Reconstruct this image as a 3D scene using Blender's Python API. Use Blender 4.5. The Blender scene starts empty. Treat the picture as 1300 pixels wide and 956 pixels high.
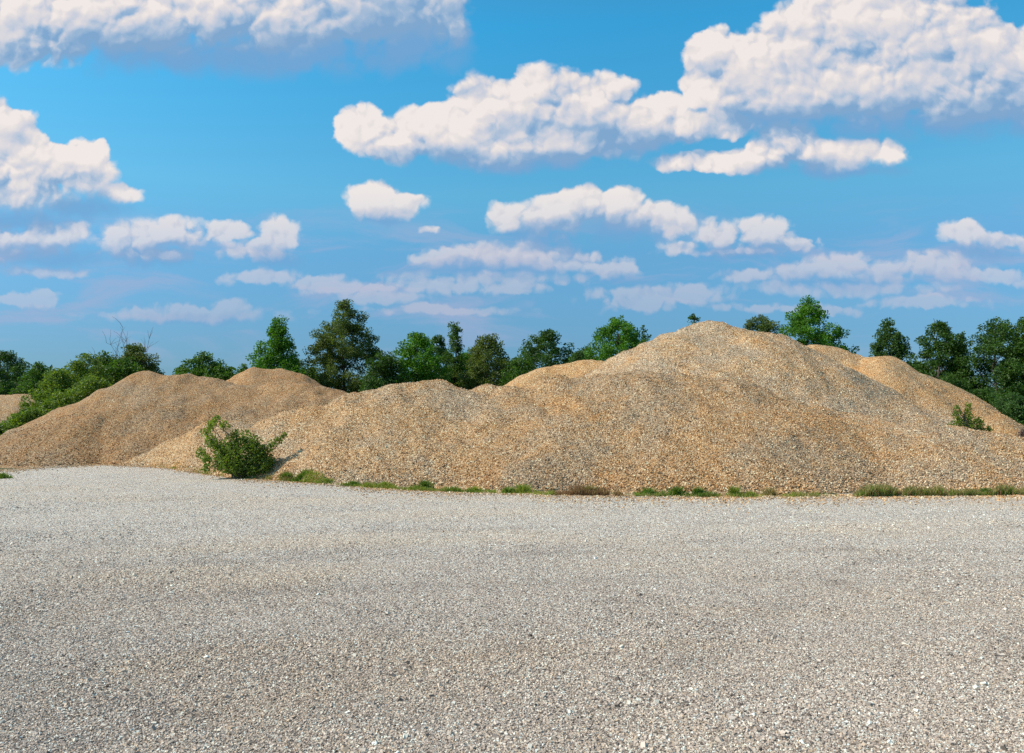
import bpy, math, random
import numpy as np
from mathutils import Vector

rng = np.random.default_rng(7)
random.seed(7)
scene = bpy.context.scene
COL = scene.collection

# ------------------------------------------------------------------ camera
F = 1011.0                       # focal length in pixels of the 1300 px photograph
EYE = 1.65
PITCH = math.atan(52 / F)
cam_data = bpy.data.cameras.new('camera')
cam_data.sensor_width = 36
cam_data.lens = F / 1300 * 36
cam_data.clip_start = 0.1
cam_data.clip_end = 6000
cam = bpy.data.objects.new('camera', cam_data)
cam.location = (0, 0, EYE)
cam.rotation_euler = (math.pi / 2 + PITCH, 0, 0)
COL.objects.link(cam)
scene.camera = cam


def ray(px, py):
    x, y = (px - 650) / F, (478 - py) / F
    return np.array([x, math.cos(PITCH) - y * math.sin(PITCH), math.sin(PITCH) + y * math.cos(PITCH)])


def at(px, py, D):
    r = ray(px, py)
    return np.array([0, 0, EYE]) + r * (D / r[1])


def onground(px, py):
    r = ray(px, py)
    return np.array([0, 0, EYE]) + r * (EYE / -r[2])


# ------------------------------------------------------------------ helpers
def tag(o, label=None, cat=None, group=None, kind=None):
    if label: o['label'] = label
    if cat: o['category'] = cat
    if group: o['group'] = group
    if kind: o['kind'] = kind
    return o


def mesh_obj(name, V, Fc, mat, parent=None, smooth=False, loc=None):
    """V (n,3) float array; Fc (m,k) int array, or list of such arrays with different k."""
    V = np.asarray(V, dtype=np.float32)
    if loc is not None:
        V = V - np.asarray(loc, dtype=np.float32)
    parts = Fc if isinstance(Fc, list) else [Fc]
    parts = [np.asarray(p, dtype=np.int32) for p in parts if len(p)]
    me = bpy.data.meshes.new(name)
    me.vertices.add(len(V)); me.vertices.foreach_set('co', V.ravel())
    loops = np.concatenate([p.ravel() for p in parts])
    tot = np.concatenate([np.full(len(p), p.shape[1], dtype=np.int32) for p in parts])
    start = np.concatenate([[0], np.cumsum(tot)[:-1]]).astype(np.int32)
    me.loops.add(len(loops)); me.loops.foreach_set('vertex_index', loops)
    me.polygons.add(len(tot)); me.polygons.foreach_set('loop_start', start)
    me.polygons.foreach_set('loop_total', tot)
    me.update(calc_edges=True)
    me.polygons.foreach_set('use_smooth', np.full(len(tot), smooth, dtype=bool))
    me.materials.append(mat)
    o = bpy.data.objects.new(name, me)
    COL.objects.link(o)
    if parent is not None:
        o.parent = parent
    elif loc is not None:
        o.location = [float(c) for c in loc]
    return o


def empty(name, loc):
    o = bpy.data.objects.new(name, None)
    o.empty_display_size = 0.3
    o.location = [float(c) for c in loc]
    COL.objects.link(o)
    return o


def _hash(ix, iy, seed):
    n = (ix.astype(np.int64) * 374761393 + iy.astype(np.int64) * 668265263 + seed * 982451653) & 0xffffffff
    n = ((n ^ (n >> 13)) * 1274126177) & 0xffffffff
    return ((n ^ (n >> 16)) & 0xffff) / 65535.0


def vnoise(x, y, seed=0):
    ix, iy = np.floor(x), np.floor(y)
    fx, fy = x - ix, y - iy
    fx, fy = fx * fx * fx * (fx * (fx * 6 - 15) + 10), fy * fy * fy * (fy * (fy * 6 - 15) + 10)
    a, b = _hash(ix, iy, seed), _hash(ix + 1, iy, seed)
    c, d = _hash(ix, iy + 1, seed), _hash(ix + 1, iy + 1, seed)
    return (a + (b - a) * fx) * (1 - fy) + (c + (d - c) * fx) * fy - 0.5


def fbm(x, y, seed=0, octv=4, gain=0.5):
    s, a, t = 0, 1, 0
    for k in range(octv):
        s = s + a * vnoise(x * 2 ** k + 13.7 * k, y * 2 ** k - 7.3 * k, seed + k)
        a *= gain
    return s


# ------------------------------------------------------------------ node helpers
class NT:
    def __init__(self, tree):
        self.t = tree; self.n = tree.nodes; self.l = tree.links

    def new(self, typ, **kw):
        nd = self.n.new(typ)
        for k, v in kw.items():
            setattr(nd, k, v)
        return nd

    def set(self, sock, v):
        if isinstance(v, bpy.types.NodeSocket):
            self.l.new(v, sock)
        else:
            sock.default_value = v

    def math(self, op, a, b=0.0, c=0.0, clamp=False):
        nd = self.new('ShaderNodeMath', operation=op, use_clamp=clamp)
        self.set(nd.inputs[0], a); self.set(nd.inputs[1], b); self.set(nd.inputs[2], c)
        return nd.outputs[0]

    def vec(self, op, a, b=(0, 0, 0), c=(0, 0, 0), scale=1.0):
        nd = self.new('ShaderNodeVectorMath', operation=op)
        self.set(nd.inputs[0], a); self.set(nd.inputs[1], b); self.set(nd.inputs[2], c)
        self.set(nd.inputs[3], scale)
        return nd

    def mix(self, fac, a, b, blend='MIX', clamp=True):
        nd = self.new('ShaderNodeMix', data_type='RGBA', blend_type=blend)
        nd.clamp_factor = clamp
        self.set(nd.inputs[0], fac); self.set(nd.inputs[6], a); self.set(nd.inputs[7], b)
        return nd.outputs[2]

    def ramp(self, fac, stops, interp='LINEAR'):
        nd = self.new('ShaderNodeValToRGB')
        cr = nd.color_ramp; cr.interpolation = interp
        while len(cr.elements) < len(stops):
            cr.elements.new(0.5)
        for e, (p, c) in zip(cr.elements, stops):
            e.position = p; e.color = (*c, 1) if len(c) == 3 else c
        self.set(nd.inputs[0], fac)
        return nd.outputs[0]

    def maprange(self, v, a, b, c=0.0, d=1.0, smooth=True):
        nd = self.new('ShaderNodeMapRange', interpolation_type='SMOOTHSTEP' if smooth else 'LINEAR')
        self.set(nd.inputs[0], v); self.set(nd.inputs[1], a); self.set(nd.inputs[2], b)
        self.set(nd.inputs[3], c); self.set(nd.inputs[4], d)
        return nd.outputs[0]

    def noise(self, vecs, scale, detail=4, rough=0.5, dist=0.0, dim='3D'):
        nd = self.new('ShaderNodeTexNoise', noise_dimensions=dim)
        self.set(nd.inputs['Vector'], vecs)
        nd.inputs['Scale'].default_value = scale; nd.inputs['Detail'].default_value = detail
        nd.inputs['Roughness'].default_value = rough; nd.inputs['Distortion'].default_value = dist
        return nd.outputs[0]

    def voronoi(self, vecs, scale, feature='F1', detail=0, rough=0.5, smooth=1.0, dim='3D', rand=1.0):
        nd = self.new('ShaderNodeTexVoronoi', feature=feature, voronoi_dimensions=dim)
        self.set(nd.inputs['Vector'], vecs); nd.inputs['Scale'].default_value = scale
        nd.inputs['Detail'].default_value = detail; nd.inputs['Roughness'].default_value = rough
        nd.inputs['Randomness'].default_value = rand
        if feature == 'SMOOTH_F1':
            nd.inputs['Smoothness'].default_value = smooth
        return nd


def material(name):
    m = bpy.data.materials.new(name); m.use_nodes = True
    nt = NT(m.node_tree)
    bsdf = m.node_tree.nodes['Principled BSDF']
    bsdf.inputs['Specular IOR Level'].default_value = 0.25
    return m, nt, bsdf


WARM = [(0.00, (0.149, 0.083, 0.040)), (.12, (0.270, 0.148, 0.065)), (.28, (0.471, 0.244, 0.097)), (.42, (0.627, 0.338, 0.133)),
        (.56, (0.572, 0.356, 0.183)), (.68, (0.769, 0.463, 0.201)), (.82, (0.672, 0.484, 0.312)), (.93, (0.900, 0.689, 0.431)), (1.0, (0.900, 0.877, 0.605))]
GREY = [(0.00, (0.143, 0.103, 0.067)), (.15, (0.274, 0.187, 0.117)), (.32, (0.418, 0.290, 0.179)), (.50, (0.535, 0.373, 0.233)),
        (.64, (0.606, 0.385, 0.197)), (.78, (0.635, 0.482, 0.331)), (.92, (0.865, 0.673, 0.457)), (1.0, (0.900, 0.879, 0.625))]
YARD = [(0.00, (0.097, 0.071, 0.057)), (.06, (0.206, 0.159, 0.128)), (.20, (0.372, 0.287, 0.236)), (.38, (0.496, 0.387, 0.308)), (.52, (0.577, 0.457, 0.372)),
        (.62, (0.632, 0.452, 0.308)), (.70, (0.632, 0.505, 0.421)), (.84, (0.771, 0.623, 0.514)), (.95, (0.873, 0.800, 0.668)), (1.0, (0.873, 0.882, 0.822))]


def pile_colour(nt, rnd, pos, tint=(1, 1, 1), grey=0.0):
    """per-stone colour between a warm and a grey gravel, mottled in large patches"""
    big = nt.noise(pos, 0.42, 5, 0.62, 0.6)
    mid = nt.noise(pos, 1.9, 4, 0.6, 0.3)
    f = nt.math('ADD', nt.math('MULTIPLY', big, 1.0), nt.math('MULTIPLY', mid, 0.55))
    f = nt.maprange(f, 0.66 - grey, 0.92 - grey)
    c = nt.mix(f, nt.ramp(rnd, WARM), nt.ramp(rnd, GREY))
    # ochre streaks where fines have run down
    och = nt.maprange(nt.noise(pos, 0.75, 4, 0.6, 0.8), 0.52, 0.72)
    c = nt.mix(nt.math('MULTIPLY', och, 0.5), c, nt.mix(1.0, c, (1.12, .93, .66, 1), 'MULTIPLY'))
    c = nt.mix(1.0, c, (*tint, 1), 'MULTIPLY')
    return c


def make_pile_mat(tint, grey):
    m, nt, b = material('gravel_pile')
    pos = nt.new('ShaderNodeNewGeometry').outputs['Position']
    v = nt.voronoi(pos, 30)
    rnd = nt.new('ShaderNodeSeparateColor'); nt.set(rnd.inputs[0], v.outputs['Color'])
    v2 = nt.voronoi(pos, 66)
    rnd2 = nt.new('ShaderNodeSeparateColor'); nt.set(rnd2.inputs[0], v2.outputs['Color'])
    pick = nt.math('GREATER_THAN', rnd.outputs[1], 0.55)
    r = nt.math('ADD', nt.math('MULTIPLY', rnd.outputs[0], nt.math('SUBTRACT', 1, pick)), nt.math('MULTIPLY', rnd2.outputs[0], pick))
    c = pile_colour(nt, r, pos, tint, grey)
    nt.set(b.inputs['Base Color'], c); b.inputs['Roughness'].default_value = 0.85
    h = nt.math('ADD', nt.math('MULTIPLY', v.outputs['Distance'], -1.0), nt.math('MULTIPLY', v2.outputs['Distance'], -0.45))
    h = nt.math('ADD', h, nt.math('MULTIPLY', rnd.outputs[2], 0.5))
    bp = nt.new('ShaderNodeBump'); bp.inputs['Distance'].default_value = 0.03; bp.inputs['Strength'].default_value = 1.0
    nt.set(bp.inputs['Height'], h); nt.set(b.inputs['Normal'], bp.outputs[0])
    return m


def make_pile_stone_mat(tint, grey):
    m, nt, b = material('pile_stone')
    g = nt.new('ShaderNodeNewGeometry')
    c = pile_colour(nt, g.outputs['Random Per Island'], g.outputs['Position'], tint, grey)
    nt.set(b.inputs['Base Color'], c); b.inputs['Roughness'].default_value = 0.8
    return m


TRACKS = [(4, -22, 30.2, .28, .45), (4, -22, 32.0, .28, .45), (-6, 48, 36.6, .25, .35), (-6, 48, 38.3, .25, .35), (22, -8, 23.0, .3, .4), (22, -8, 24.8, .3, .4)]


def yard_colour(nt, rnd, pos):
    c = nt.mix(1.0, nt.ramp(rnd, YARD), (.955, .985, .99, 1), 'MULTIPLY')
    # tracks of finer, warmer or greyer stone lying across the yard
    mp = nt.new('ShaderNodeMapping'); nt.set(mp.inputs[0], pos); mp.inputs['Scale'].default_value = (0.35, 1.0, 1.0)
    mp.inputs['Rotation'].default_value = (0, 0, 0.12)
    band = nt.noise(mp.outputs[0], 0.38, 5, 0.6, 0.7)
    c = nt.mix(nt.math('MULTIPLY', nt.maprange(band, 0.47, 0.66), 0.45), c, nt.mix(1.0, c, (1.06, .95, .80, 1), 'MULTIPLY'))
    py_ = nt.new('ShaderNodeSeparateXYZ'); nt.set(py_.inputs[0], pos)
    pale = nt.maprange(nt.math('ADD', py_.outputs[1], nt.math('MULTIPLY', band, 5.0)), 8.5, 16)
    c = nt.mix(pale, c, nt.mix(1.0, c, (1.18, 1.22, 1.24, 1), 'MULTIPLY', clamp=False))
    patch = nt.noise(pos, 0.8, 5, 0.65, 0.4)
    c = nt.mix(nt.math('MULTIPLY', nt.maprange(patch, 0.52, 0.70), 0.5), c, nt.mix(1.0, c, (.78, .77, .78, 1), 'MULTIPLY'))
    # faint worn wheel tracks sweeping round the yard
    for (cx, cy, rad, wd, st) in TRACKS:
        q = nt.vec('SUBTRACT', pos, (cx, cy, 0)).outputs[0]
        q = nt.vec('MULTIPLY', q, (1, 1, 0)).outputs[0]
        ln = nt.math('ADD', nt.vec('LENGTH', q).outputs[1], nt.math('MULTIPLY', patch, .5))
        t = nt.maprange(nt.math('ABSOLUTE', nt.math('SUBTRACT', ln, rad + .25)), wd, wd * .3)
        t = nt.math('MULTIPLY', t, nt.math('MULTIPLY', nt.maprange(patch, .38, .60), st))
        c = nt.mix(t, c, nt.mix(1.0, c, (.74, .73, .73, 1), 'MULTIPLY'))
    return c


def make_yard_mat():
    m, nt, b = material('yard_gravel')
    pos = nt.new('ShaderNodeNewGeometry').outputs['Position']
    v = nt.voronoi(pos, 48)
    rnd = nt.new('ShaderNodeSeparateColor'); nt.set(rnd.inputs[0], v.outputs['Color'])
    v2 = nt.voronoi(pos, 95)
    rnd2 = nt.new('ShaderNodeSeparateColor'); nt.set(rnd2.inputs[0], v2.outputs['Color'])
    pick = nt.math('GREATER_THAN', rnd.outputs[1], 0.5)
    r = nt.math('ADD', nt.math('MULTIPLY', rnd.outputs[0], nt.math('SUBTRACT', 1, pick)), nt.math('MULTIPLY', rnd2.outputs[0], pick))
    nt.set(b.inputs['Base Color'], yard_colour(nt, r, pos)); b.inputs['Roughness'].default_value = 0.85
    h = nt.math('ADD', nt.math('MULTIPLY', v.outputs['Distance'], -1.0), nt.math('MULTIPLY', v2.outputs['Distance'], -0.45))
    h = nt.math('ADD', h, nt.math('MULTIPLY', rnd.outputs[2], 0.5))
    bp = nt.new('ShaderNodeBump'); bp.inputs['Distance'].default_value = 0.014; bp.inputs['Strength'].default_value = 1.0
    nt.set(bp.inputs['Height'], h); nt.set(b.inputs['Normal'], bp.outputs[0])
    return m


def make_yard_stone_mat():
    m, nt, b = material('yard_stone')
    g = nt.new('ShaderNodeNewGeometry')
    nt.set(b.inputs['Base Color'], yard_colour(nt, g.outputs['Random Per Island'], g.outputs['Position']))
    b.inputs['Roughness'].default_value = 0.75
    return m


def make_earth_mat():
    m, nt, b = material('rough_earth')
    pos = nt.new('ShaderNodeNewGeometry').outputs['Position']
    n = nt.noise(pos, 0.35, 8, 0.65)
    n2 = nt.noise(pos, 6, 6, 0.7)
    c = nt.ramp(nt.math('ADD', nt.math('MULTIPLY', n, .6), nt.math('MULTIPLY', n2, .4)),
                [(.35, (.045, .07, .02)), (.5, (.08, .10, .03)), (.58, (.14, .12, .06)), (.7, (.24, .19, .12))])
    nt.set(b.inputs['Base Color'], c); b.inputs['Roughness'].default_value = 0.95
    bp = nt.new('ShaderNodeBump'); bp.inputs['Distance'].default_value = 0.08
    nt.set(bp.inputs['Height'], n2); nt.set(b.inputs['Normal'], bp.outputs[0])
    return m


def leaf_mat(name, dark, light, trans=0.35, rough=0.5):
    m, nt, b = material(name)
    g = nt.new('ShaderNodeNewGeometry')
    pos = g.outputs['Position']
    cl = nt.noise(pos, 0.9, 3, 0.6)
    f = nt.math('ADD', nt.math('MULTIPLY', g.outputs['Random Per Island'], 0.55), nt.math('MULTIPLY', nt.maprange(cl, .35, .65), 0.45))
    c = nt.ramp(f, [(0, dark), (.55, tuple((a + z) / 2 for a, z in zip(dark, light))), (1, light)])
    nt.set(b.inputs['Base Color'], c)
    b.inputs['Roughness'].default_value = rough; b.inputs['Specular IOR Level'].default_value = 0.35
    tr = nt.new('ShaderNodeBsdfTranslucent')
    nt.set(tr.inputs[0], nt.mix(1.0, c, (1.25, 1.3, .5, 1), 'MULTIPLY'))
    mx = nt.new('ShaderNodeMixShader'); mx.inputs[0].default_value = trans
    nt.set(mx.inputs[1], b.outputs[0]); nt.set(mx.inputs[2], tr.outputs[0])
    nt.l.new(mx.outputs[0], m.node_tree.nodes['Material Output'].inputs[0])
    return m


def bark_mat(name, a, z):
    m, nt, b = material(name)
    pos = nt.new('ShaderNodeNewGeometry').outputs['Position']
    mp = nt.new('ShaderNodeMapping'); nt.set(mp.inputs[0], pos); mp.inputs['Scale'].default_value = (1, 1, .2)
    n = nt.noise(mp.outputs[0], 18, 5, .65)
    nt.set(b.inputs['Base Color'], nt.ramp(n, [(.3, a), (.7, z)])); b.inputs['Roughness'].default_value = .9
    bp = nt.new('ShaderNodeBump'); bp.inputs['Distance'].default_value = .02
    nt.set(bp.inputs['Height'], n); nt.set(b.inputs['Normal'], bp.outputs[0])
    return m


MIX = {'left': ((.78, .70, .62), -.02), 'mid': ((1.0, .98, .95), -.04), 'front_left': ((1.02, 1.0, .98), -.01), 'front_mid': ((.95, .91, .87), .0),  # gravel colours; light on the peak, shade on left and front_mid painted in
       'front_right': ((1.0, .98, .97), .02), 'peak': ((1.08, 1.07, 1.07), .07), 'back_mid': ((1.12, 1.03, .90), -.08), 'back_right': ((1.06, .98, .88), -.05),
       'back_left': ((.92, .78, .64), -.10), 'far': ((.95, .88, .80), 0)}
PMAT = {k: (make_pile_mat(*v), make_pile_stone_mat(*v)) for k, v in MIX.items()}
M_YARD, M_YSTONE = make_yard_mat(), make_yard_stone_mat()
M_EARTH = make_earth_mat()
M_BARK = bark_mat('bark', (.05, .04, .03), (.14, .12, .095))
M_TWIG = bark_mat('twig_bark', (.09, .075, .06), (.20, .17, .14))
L = {
    'bright': leaf_mat('leaf_bright_green', (0.042, 0.127, 0.011), (0.156, 0.345, 0.026), .42),
    'mid': leaf_mat('leaf_mid_green', (0.041, 0.101, 0.012), (0.132, 0.241, 0.029), .42),
    'olive': leaf_mat('leaf_olive_green', (0.062, 0.101, 0.020), (0.198, 0.241, 0.053), .42),
    'dark': leaf_mat('leaf_dark_green', (0.028, 0.077, 0.012), (0.103, 0.192, 0.026), .40),
    'blue': leaf_mat('leaf_blue_green', (0.035, 0.087, 0.020), (0.118, 0.212, 0.043), .40),
    'bush': leaf_mat('leaf_bush', (0.082, 0.144, 0.017), (0.258, 0.342, 0.049), .42),
    'grass': leaf_mat('blade_green', (0.150, 0.216, 0.029), (0.390, 0.432, 0.078), .4),
    'deep': leaf_mat('blade_deep_green', (0.083, 0.162, 0.019), (0.225, 0.324, 0.046), .4),
    'dry': leaf_mat('blade_dry', (0.250, 0.188, 0.075), (0.562, 0.450, 0.200), .35, .8),
    'rust': leaf_mat('blade_rusty', (0.180, 0.090, 0.042), (0.384, 0.216, 0.108), .3, .8),
    'purple': leaf_mat('leaf_purple', (.06, .03, .035), (.17, .09, .10), .2, .8),
}

# ------------------------------------------------------------------ gravel piles
# every pile: ridges = list of polylines of (px, py, distance), side slope, rounding of the crest
PILES = [
    dict(key='left', ridges=[[(188, 477, 34), (235, 479, 34), (330, 487, 33.4), (400, 493, 32.6), (470, 504, 31.4)],
                             [(188, 477, 34), (120, 540, 30.3), (84, 588, 27.6)]], slope=.59, r=1.0,
         label='broad gravel pile on the left with a bright left flank and a shaded brown face'),
    dict(key='mid', ridges=[[(268, 532, 26.6), (310, 534, 26.6)]], slope=.50, r=.5,
         label='low gravel pile behind the leafy bush, between the left pile and the front ones'),
    dict(key='front_left', ridges=[[(520, 485, 25.3), (550, 484, 25.3), (590, 491, 25), (640, 502, 24.6)],
                                   [(520, 485, 25.3), (460, 503, 24.9), (400, 517, 24.6), (350, 542, 24.4)],
                                   [(545, 484, 25.3), (485, 603, 20.2)]], slope=.56, r=.7,
         label='round-topped front gravel pile right of the leafy bush'),
    dict(key='front_mid', ridges=[[(650, 492, 24.4), (720, 488, 24.2), (800, 480, 23.9), (880, 476, 23.4), (925, 482, 23.0), (992, 507, 22.2)],
                                  [(790, 482, 23.9), (670, 588, 19.6)], [(925, 482, 23.0), (985, 590, 19.2)]], slope=.57, r=.7,
         label='long front gravel pile at the centre right, below the highest peak'),
    dict(key='front_right', ridges=[[(1030, 512, 22.4), (1090, 528, 22), (1160, 543, 21.2), (1230, 549, 20.8), (1310, 567, 20.2), (1480, 590, 20)]],
         slope=.46, r=.8, label='low front gravel pile running out of the right side behind the long grass'),
    dict(key='peak', ridges=[[(890, 416, 29.6), (925, 415, 29.5), (965, 442, 29.0), (1012, 480, 28), (1056, 503, 27.2), (1113, 522, 25.6), (1150, 538, 24.2)]],
         slope=.64, r=2.0,
         label='highest gravel pile, its grey rounded peak above all the others'),
    dict(key='back_mid', ridges=[[(705, 465, 34), (745, 460, 34), (800, 458, 34)]], slope=.6, r=.9,
         label='small pale gravel pile showing left of the highest peak'),
    dict(key='back_right', ridges=[[(1025, 437, 34), (1054, 438, 34), (1100, 445, 33)]], slope=.67, r=.6,
         scoop=(1068, 462, 32.0, 1.1, .6), label='back gravel pile on the right with an ochre hollow and a long straight flank'),
    dict(key='back_left', ridges=[[(338, 468, 39), (352, 468, 39)]], slope=.62, r=1.0,
         label='small brown gravel pile peeping over the saddle of the left pile'),
    dict(key='far', ridges=[[(-120, 498, 47), (-20, 500, 46), (25, 503, 45)]], slope=.55, r=.9,
         label='distant gravel pile at the left edge beyond the green bushes'),
]
for p in PILES:
    p['pts'] = [[at(*q) for q in rd] for rd in p['ridges']]
    if 'scoop' in p:
        sx, sy, sd, sr, dep = p['scoop']
        c = at(sx, sy, sd); p['sc'] = (c[0], c[1], sr, dep)


EDGE_PX = [(-260, 600), (-60, 599), (0, 598), (60, 594), (130, 591), (190, 594), (250, 601), (300, 607), (370, 611), (440, 617), (520, 622),
           (600, 626), (700, 629), (800, 630.5), (950, 631.5), (1100, 630.5), (1300, 629.5), (1600, 629)]
EDGE = np.array([onground(*q)[:2] for q in EDGE_PX])
ANG = EDGE[:, 0] / EDGE[:, 1]


def edge_D(a):
    """distance of the yard's edge in the direction a = x / y"""
    return np.interp(a, ANG, EDGE[:, 1])


def pile_h(p, x, y, detail=True):
    wx = x + .35 * vnoise(x * .5, y * .5, 3) * (1 if detail else 0)
    wy = y + .35 * vnoise(x * .5, y * .5, 9) * (1 if detail else 0)
    acc = None
    K = 9.0
    for rd in p['pts']:
        for a, b in zip(rd[:-1], rd[1:]):
            dx, dy = b[0] - a[0], b[1] - a[1]
            t = np.clip(((wx - a[0]) * dx + (wy - a[1]) * dy) / (dx * dx + dy * dy), 0, 1)
            d = np.hypot(wx - a[0] - t * dx, wy - a[1] - t * dy)
            r = p['r']
            h = a[2] + (b[2] - a[2]) * t - p['slope'] * (np.sqrt(d * d + r * r) - r)
            e = np.exp(K * np.clip(h, -8, 12))
            acc = e if acc is None else acc + e
    n = sum(len(rd) - 1 for rd in p['pts'])
    h = np.log(acc) / K
    if 'sc' in p:
        cx, cy, sr, dep = p['sc']
        h = h - dep * np.exp(-(((x - cx) / sr) ** 2 + ((y - cy) / (sr * 1.5)) ** 2))
    if detail:
        k = np.clip(h / 1.2, 0, 1)
        h = h + k * (.30 * fbm(x * .55, y * .55, 21, 3) + .15 * fbm(x * 1.5 + y * .6, y * .8, 33, 3)) + .045 * fbm(x * 5, y * 5, 44, 3)
    # no pile reaches past the edge of the yard
    ys_ = np.maximum(y, 1.0)
    gap = y - edge_D(x / ys_) + .30 * vnoise(x * .8, y * 0, 15) + .22 * vnoise(x * 2.3, y * 0, 17)
    lim = .62 * gap + .05 * fbm(x * 2, y * 2, 51, 3)
    k = .22
    m = np.minimum(h, lim) - k * np.log1p(np.exp(-np.abs(h - lim) / k)) * .8
    h = np.where(h > -1, m, h)
    return h


def all_h(x, y):
    H = np.stack([pile_h(p, x, y) for p in PILES])
    return H.max(0), H.argmax(0)


STEP = .11


def build_pile(p):
    P = np.array([q for rd in p['pts'] for q in rd])
    R = P[:, 2].max() / p['slope'] + 2.0
    x0, x1 = P[:, 0].min() - R, P[:, 0].max() + R
    y0, y1 = P[:, 1].min() - R, P[:, 1].max() + R
    step = STEP if P[:, 1].mean() < 36 else .2
    xs, ys = np.arange(x0, x1, step), np.arange(y0, y1, step)
    X, Y = np.meshgrid(xs, ys)
    Z = pile_h(p, X, Y)
    V = np.stack([X, Y, np.maximum(Z, -.12)], -1).reshape(-1, 3)
    nx, ny = len(xs), len(ys)
    I = np.arange(nx * ny).reshape(ny, nx)
    Q = np.stack([I[:-1, :-1], I[:-1, 1:], I[1:, 1:], I[1:, :-1]], -1).reshape(-1, 4)
    keep = (Z.ravel()[Q] > -.1).any(1)
    Q = Q[keep]
    used = np.unique(Q); remap = np.full(len(V), -1); remap[used] = np.arange(len(used))
    base = np.array([P[:, 0].mean(), P[:, 1].mean(), 0])
    root = empty('gravel_pile', base)
    tag(root, p['label'], 'gravel pile', 'gravel piles standing around the yard')
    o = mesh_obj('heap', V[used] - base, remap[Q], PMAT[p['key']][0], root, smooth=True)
    p['root'] = root; p['base'] = base
    return root


for p in PILES:
    build_pile(p)

# ---- loose stones: angular eight-cornered chips
BOX = np.array([[-1, -1, -1], [1, -1, -1], [1, 1, -1], [-1, 1, -1], [-1, -1, 1], [1, -1, 1], [1, 1, 1], [-1, 1, 1]], float)
BQ = np.array([[3, 2, 1, 0], [4, 5, 6, 7], [0, 1, 5, 4], [1, 2, 6, 5], [2, 3, 7, 6], [3, 0, 4, 7]])


def rand_rot(n, g):
    q = g.normal(size=(n, 4)); q /= np.linalg.norm(q, axis=1)[:, None]
    w, x, y, z = q.T
    return np.stack([np.stack([1 - 2 * (y * y + z * z), 2 * (x * y - z * w), 2 * (x * z + y * w)], -1),
                     np.stack([2 * (x * y + z * w), 1 - 2 * (x * x + z * z), 2 * (y * z - x * w)], -1),
                     np.stack([2 * (x * z - y * w), 2 * (y * z + x * w), 1 - 2 * (x * x + y * y)], -1)], 1)


def stones(cen, size, g, flat=.6):
    n = len(cen)
    B = np.repeat(BOX[None], n, 0) * (1 + g.uniform(-.42, .12, (n, 8, 3)))
    dims = np.stack([size, size * g.uniform(.55, .95, n), size * g.uniform(.35, .75, n)], -1) * .5
    B = B * dims[:, None, :] * .8
    B = np.einsum('nij,nkj->nki', rand_rot(n, g), B)
    B[:, :, 2] *= .8
    V = (B + cen[:, None, :]).reshape(-1, 3)
    Q = (BQ[None] + 8 * np.arange(n)[:, None, None]).reshape(-1, 4)
    return V, Q


def scatter_pile_stones(n):
    g = np.random.default_rng(11)
    # more of them where the piles stand near the camera
    D = 17 + 14 * g.random(n * 2) ** 1.5
    X = g.uniform(-.68, .70, n * 2) * D
    H, who = all_h(X, D)
    dirx = X / D
    ok = H > .0
    X, D, H, who = X[ok][:n], D[ok][:n], H[ok][:n], who[ok][:n]
    # leave out faces turned away from the yard
    H2, _ = all_h(X, D + .15)
    ok = (H2 - H) > -.05
    X, D, H, who = X[ok], D[ok], H[ok], who[ok]
    size = .016 + .030 * g.random(len(X)) ** 1.8 + .03 * (g.random(len(X)) > .993)
    size = size * (1 + .7 * np.exp(-H / .3))       # the coarser stones roll down to the foot
    C = np.stack([X, D, H + size * .12], -1)
    for k, p in enumerate(PILES):
        s = who == k
        if s.sum() < 50: continue
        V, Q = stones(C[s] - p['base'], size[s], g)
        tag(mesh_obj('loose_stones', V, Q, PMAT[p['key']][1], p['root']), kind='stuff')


scatter_pile_stones(190000)

# ------------------------------------------------------------------ ground and yard
def yard_z(x, y):
    return .012 + .05 * fbm(x * .16, y * .3, 5, 3) * np.clip((y - 2) / 6, 0, 1) + .010 * fbm(x * 1.6, y * 1.6, 6, 3)


def grid_sheet(name, xs, ys, zf, mat, **kw):
    X, Y = np.meshgrid(xs, ys)
    V = np.stack([X, Y, zf(X, Y)], -1).reshape(-1, 3)
    I = np.arange(len(xs) * len(ys)).reshape(len(ys), len(xs))
    Q = np.stack([I[:-1, :-1], I[:-1, 1:], I[1:, 1:], I[1:, :-1]], -1).reshape(-1, 4)
    return tag(mesh_obj(name, V, Q, mat, smooth=True), **kw)


def warp(a, n):
    t = np.linspace(-1, 1, n); return a * np.sign(t) * np.abs(t) ** 3


grid_sheet('ground', warp(3000, 121), np.concatenate([[-60, -20, 0, 10, 20], 20 + 3000 * np.linspace(.03, 1, 120) ** 3 + .5]),
           lambda X, Y: -.07 + np.clip((np.abs(Y) - 45) / 60, 0, 1) * 1.2 * fbm(X * .03, Y * .03, 8, 3), M_EARTH, kind='structure',
           label='rough grassy earth reaching out to the horizon behind the piles')

# the yard sheet: rows in the direction of view, ending just behind the edge line
A = np.linspace(-1.35, 1.35, 420)
T = np.concatenate([np.linspace(-14, 1.5, 12)[:-1], np.linspace(1.5, 30, 240)])
TT = np.linspace(0, 1, 200)
Xr, Yr = [], []
for t in TT:
    Dd = .8 + (edge_D(A) + .45 + .12 * vnoise(A * 60, A * 0, 2) - .8) * t
    Xr.append(A * Dd); Yr.append(Dd)
X, Y = np.array(Xr), np.array(Yr)
V = np.stack([X, Y, yard_z(X, Y)], -1).reshape(-1, 3)
I = np.arange(X.size).reshape(X.shape)
Q = np.stack([I[:-1, :-1], I[:-1, 1:], I[1:, 1:], I[1:, :-1]], -1).reshape(-1, 4)
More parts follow.
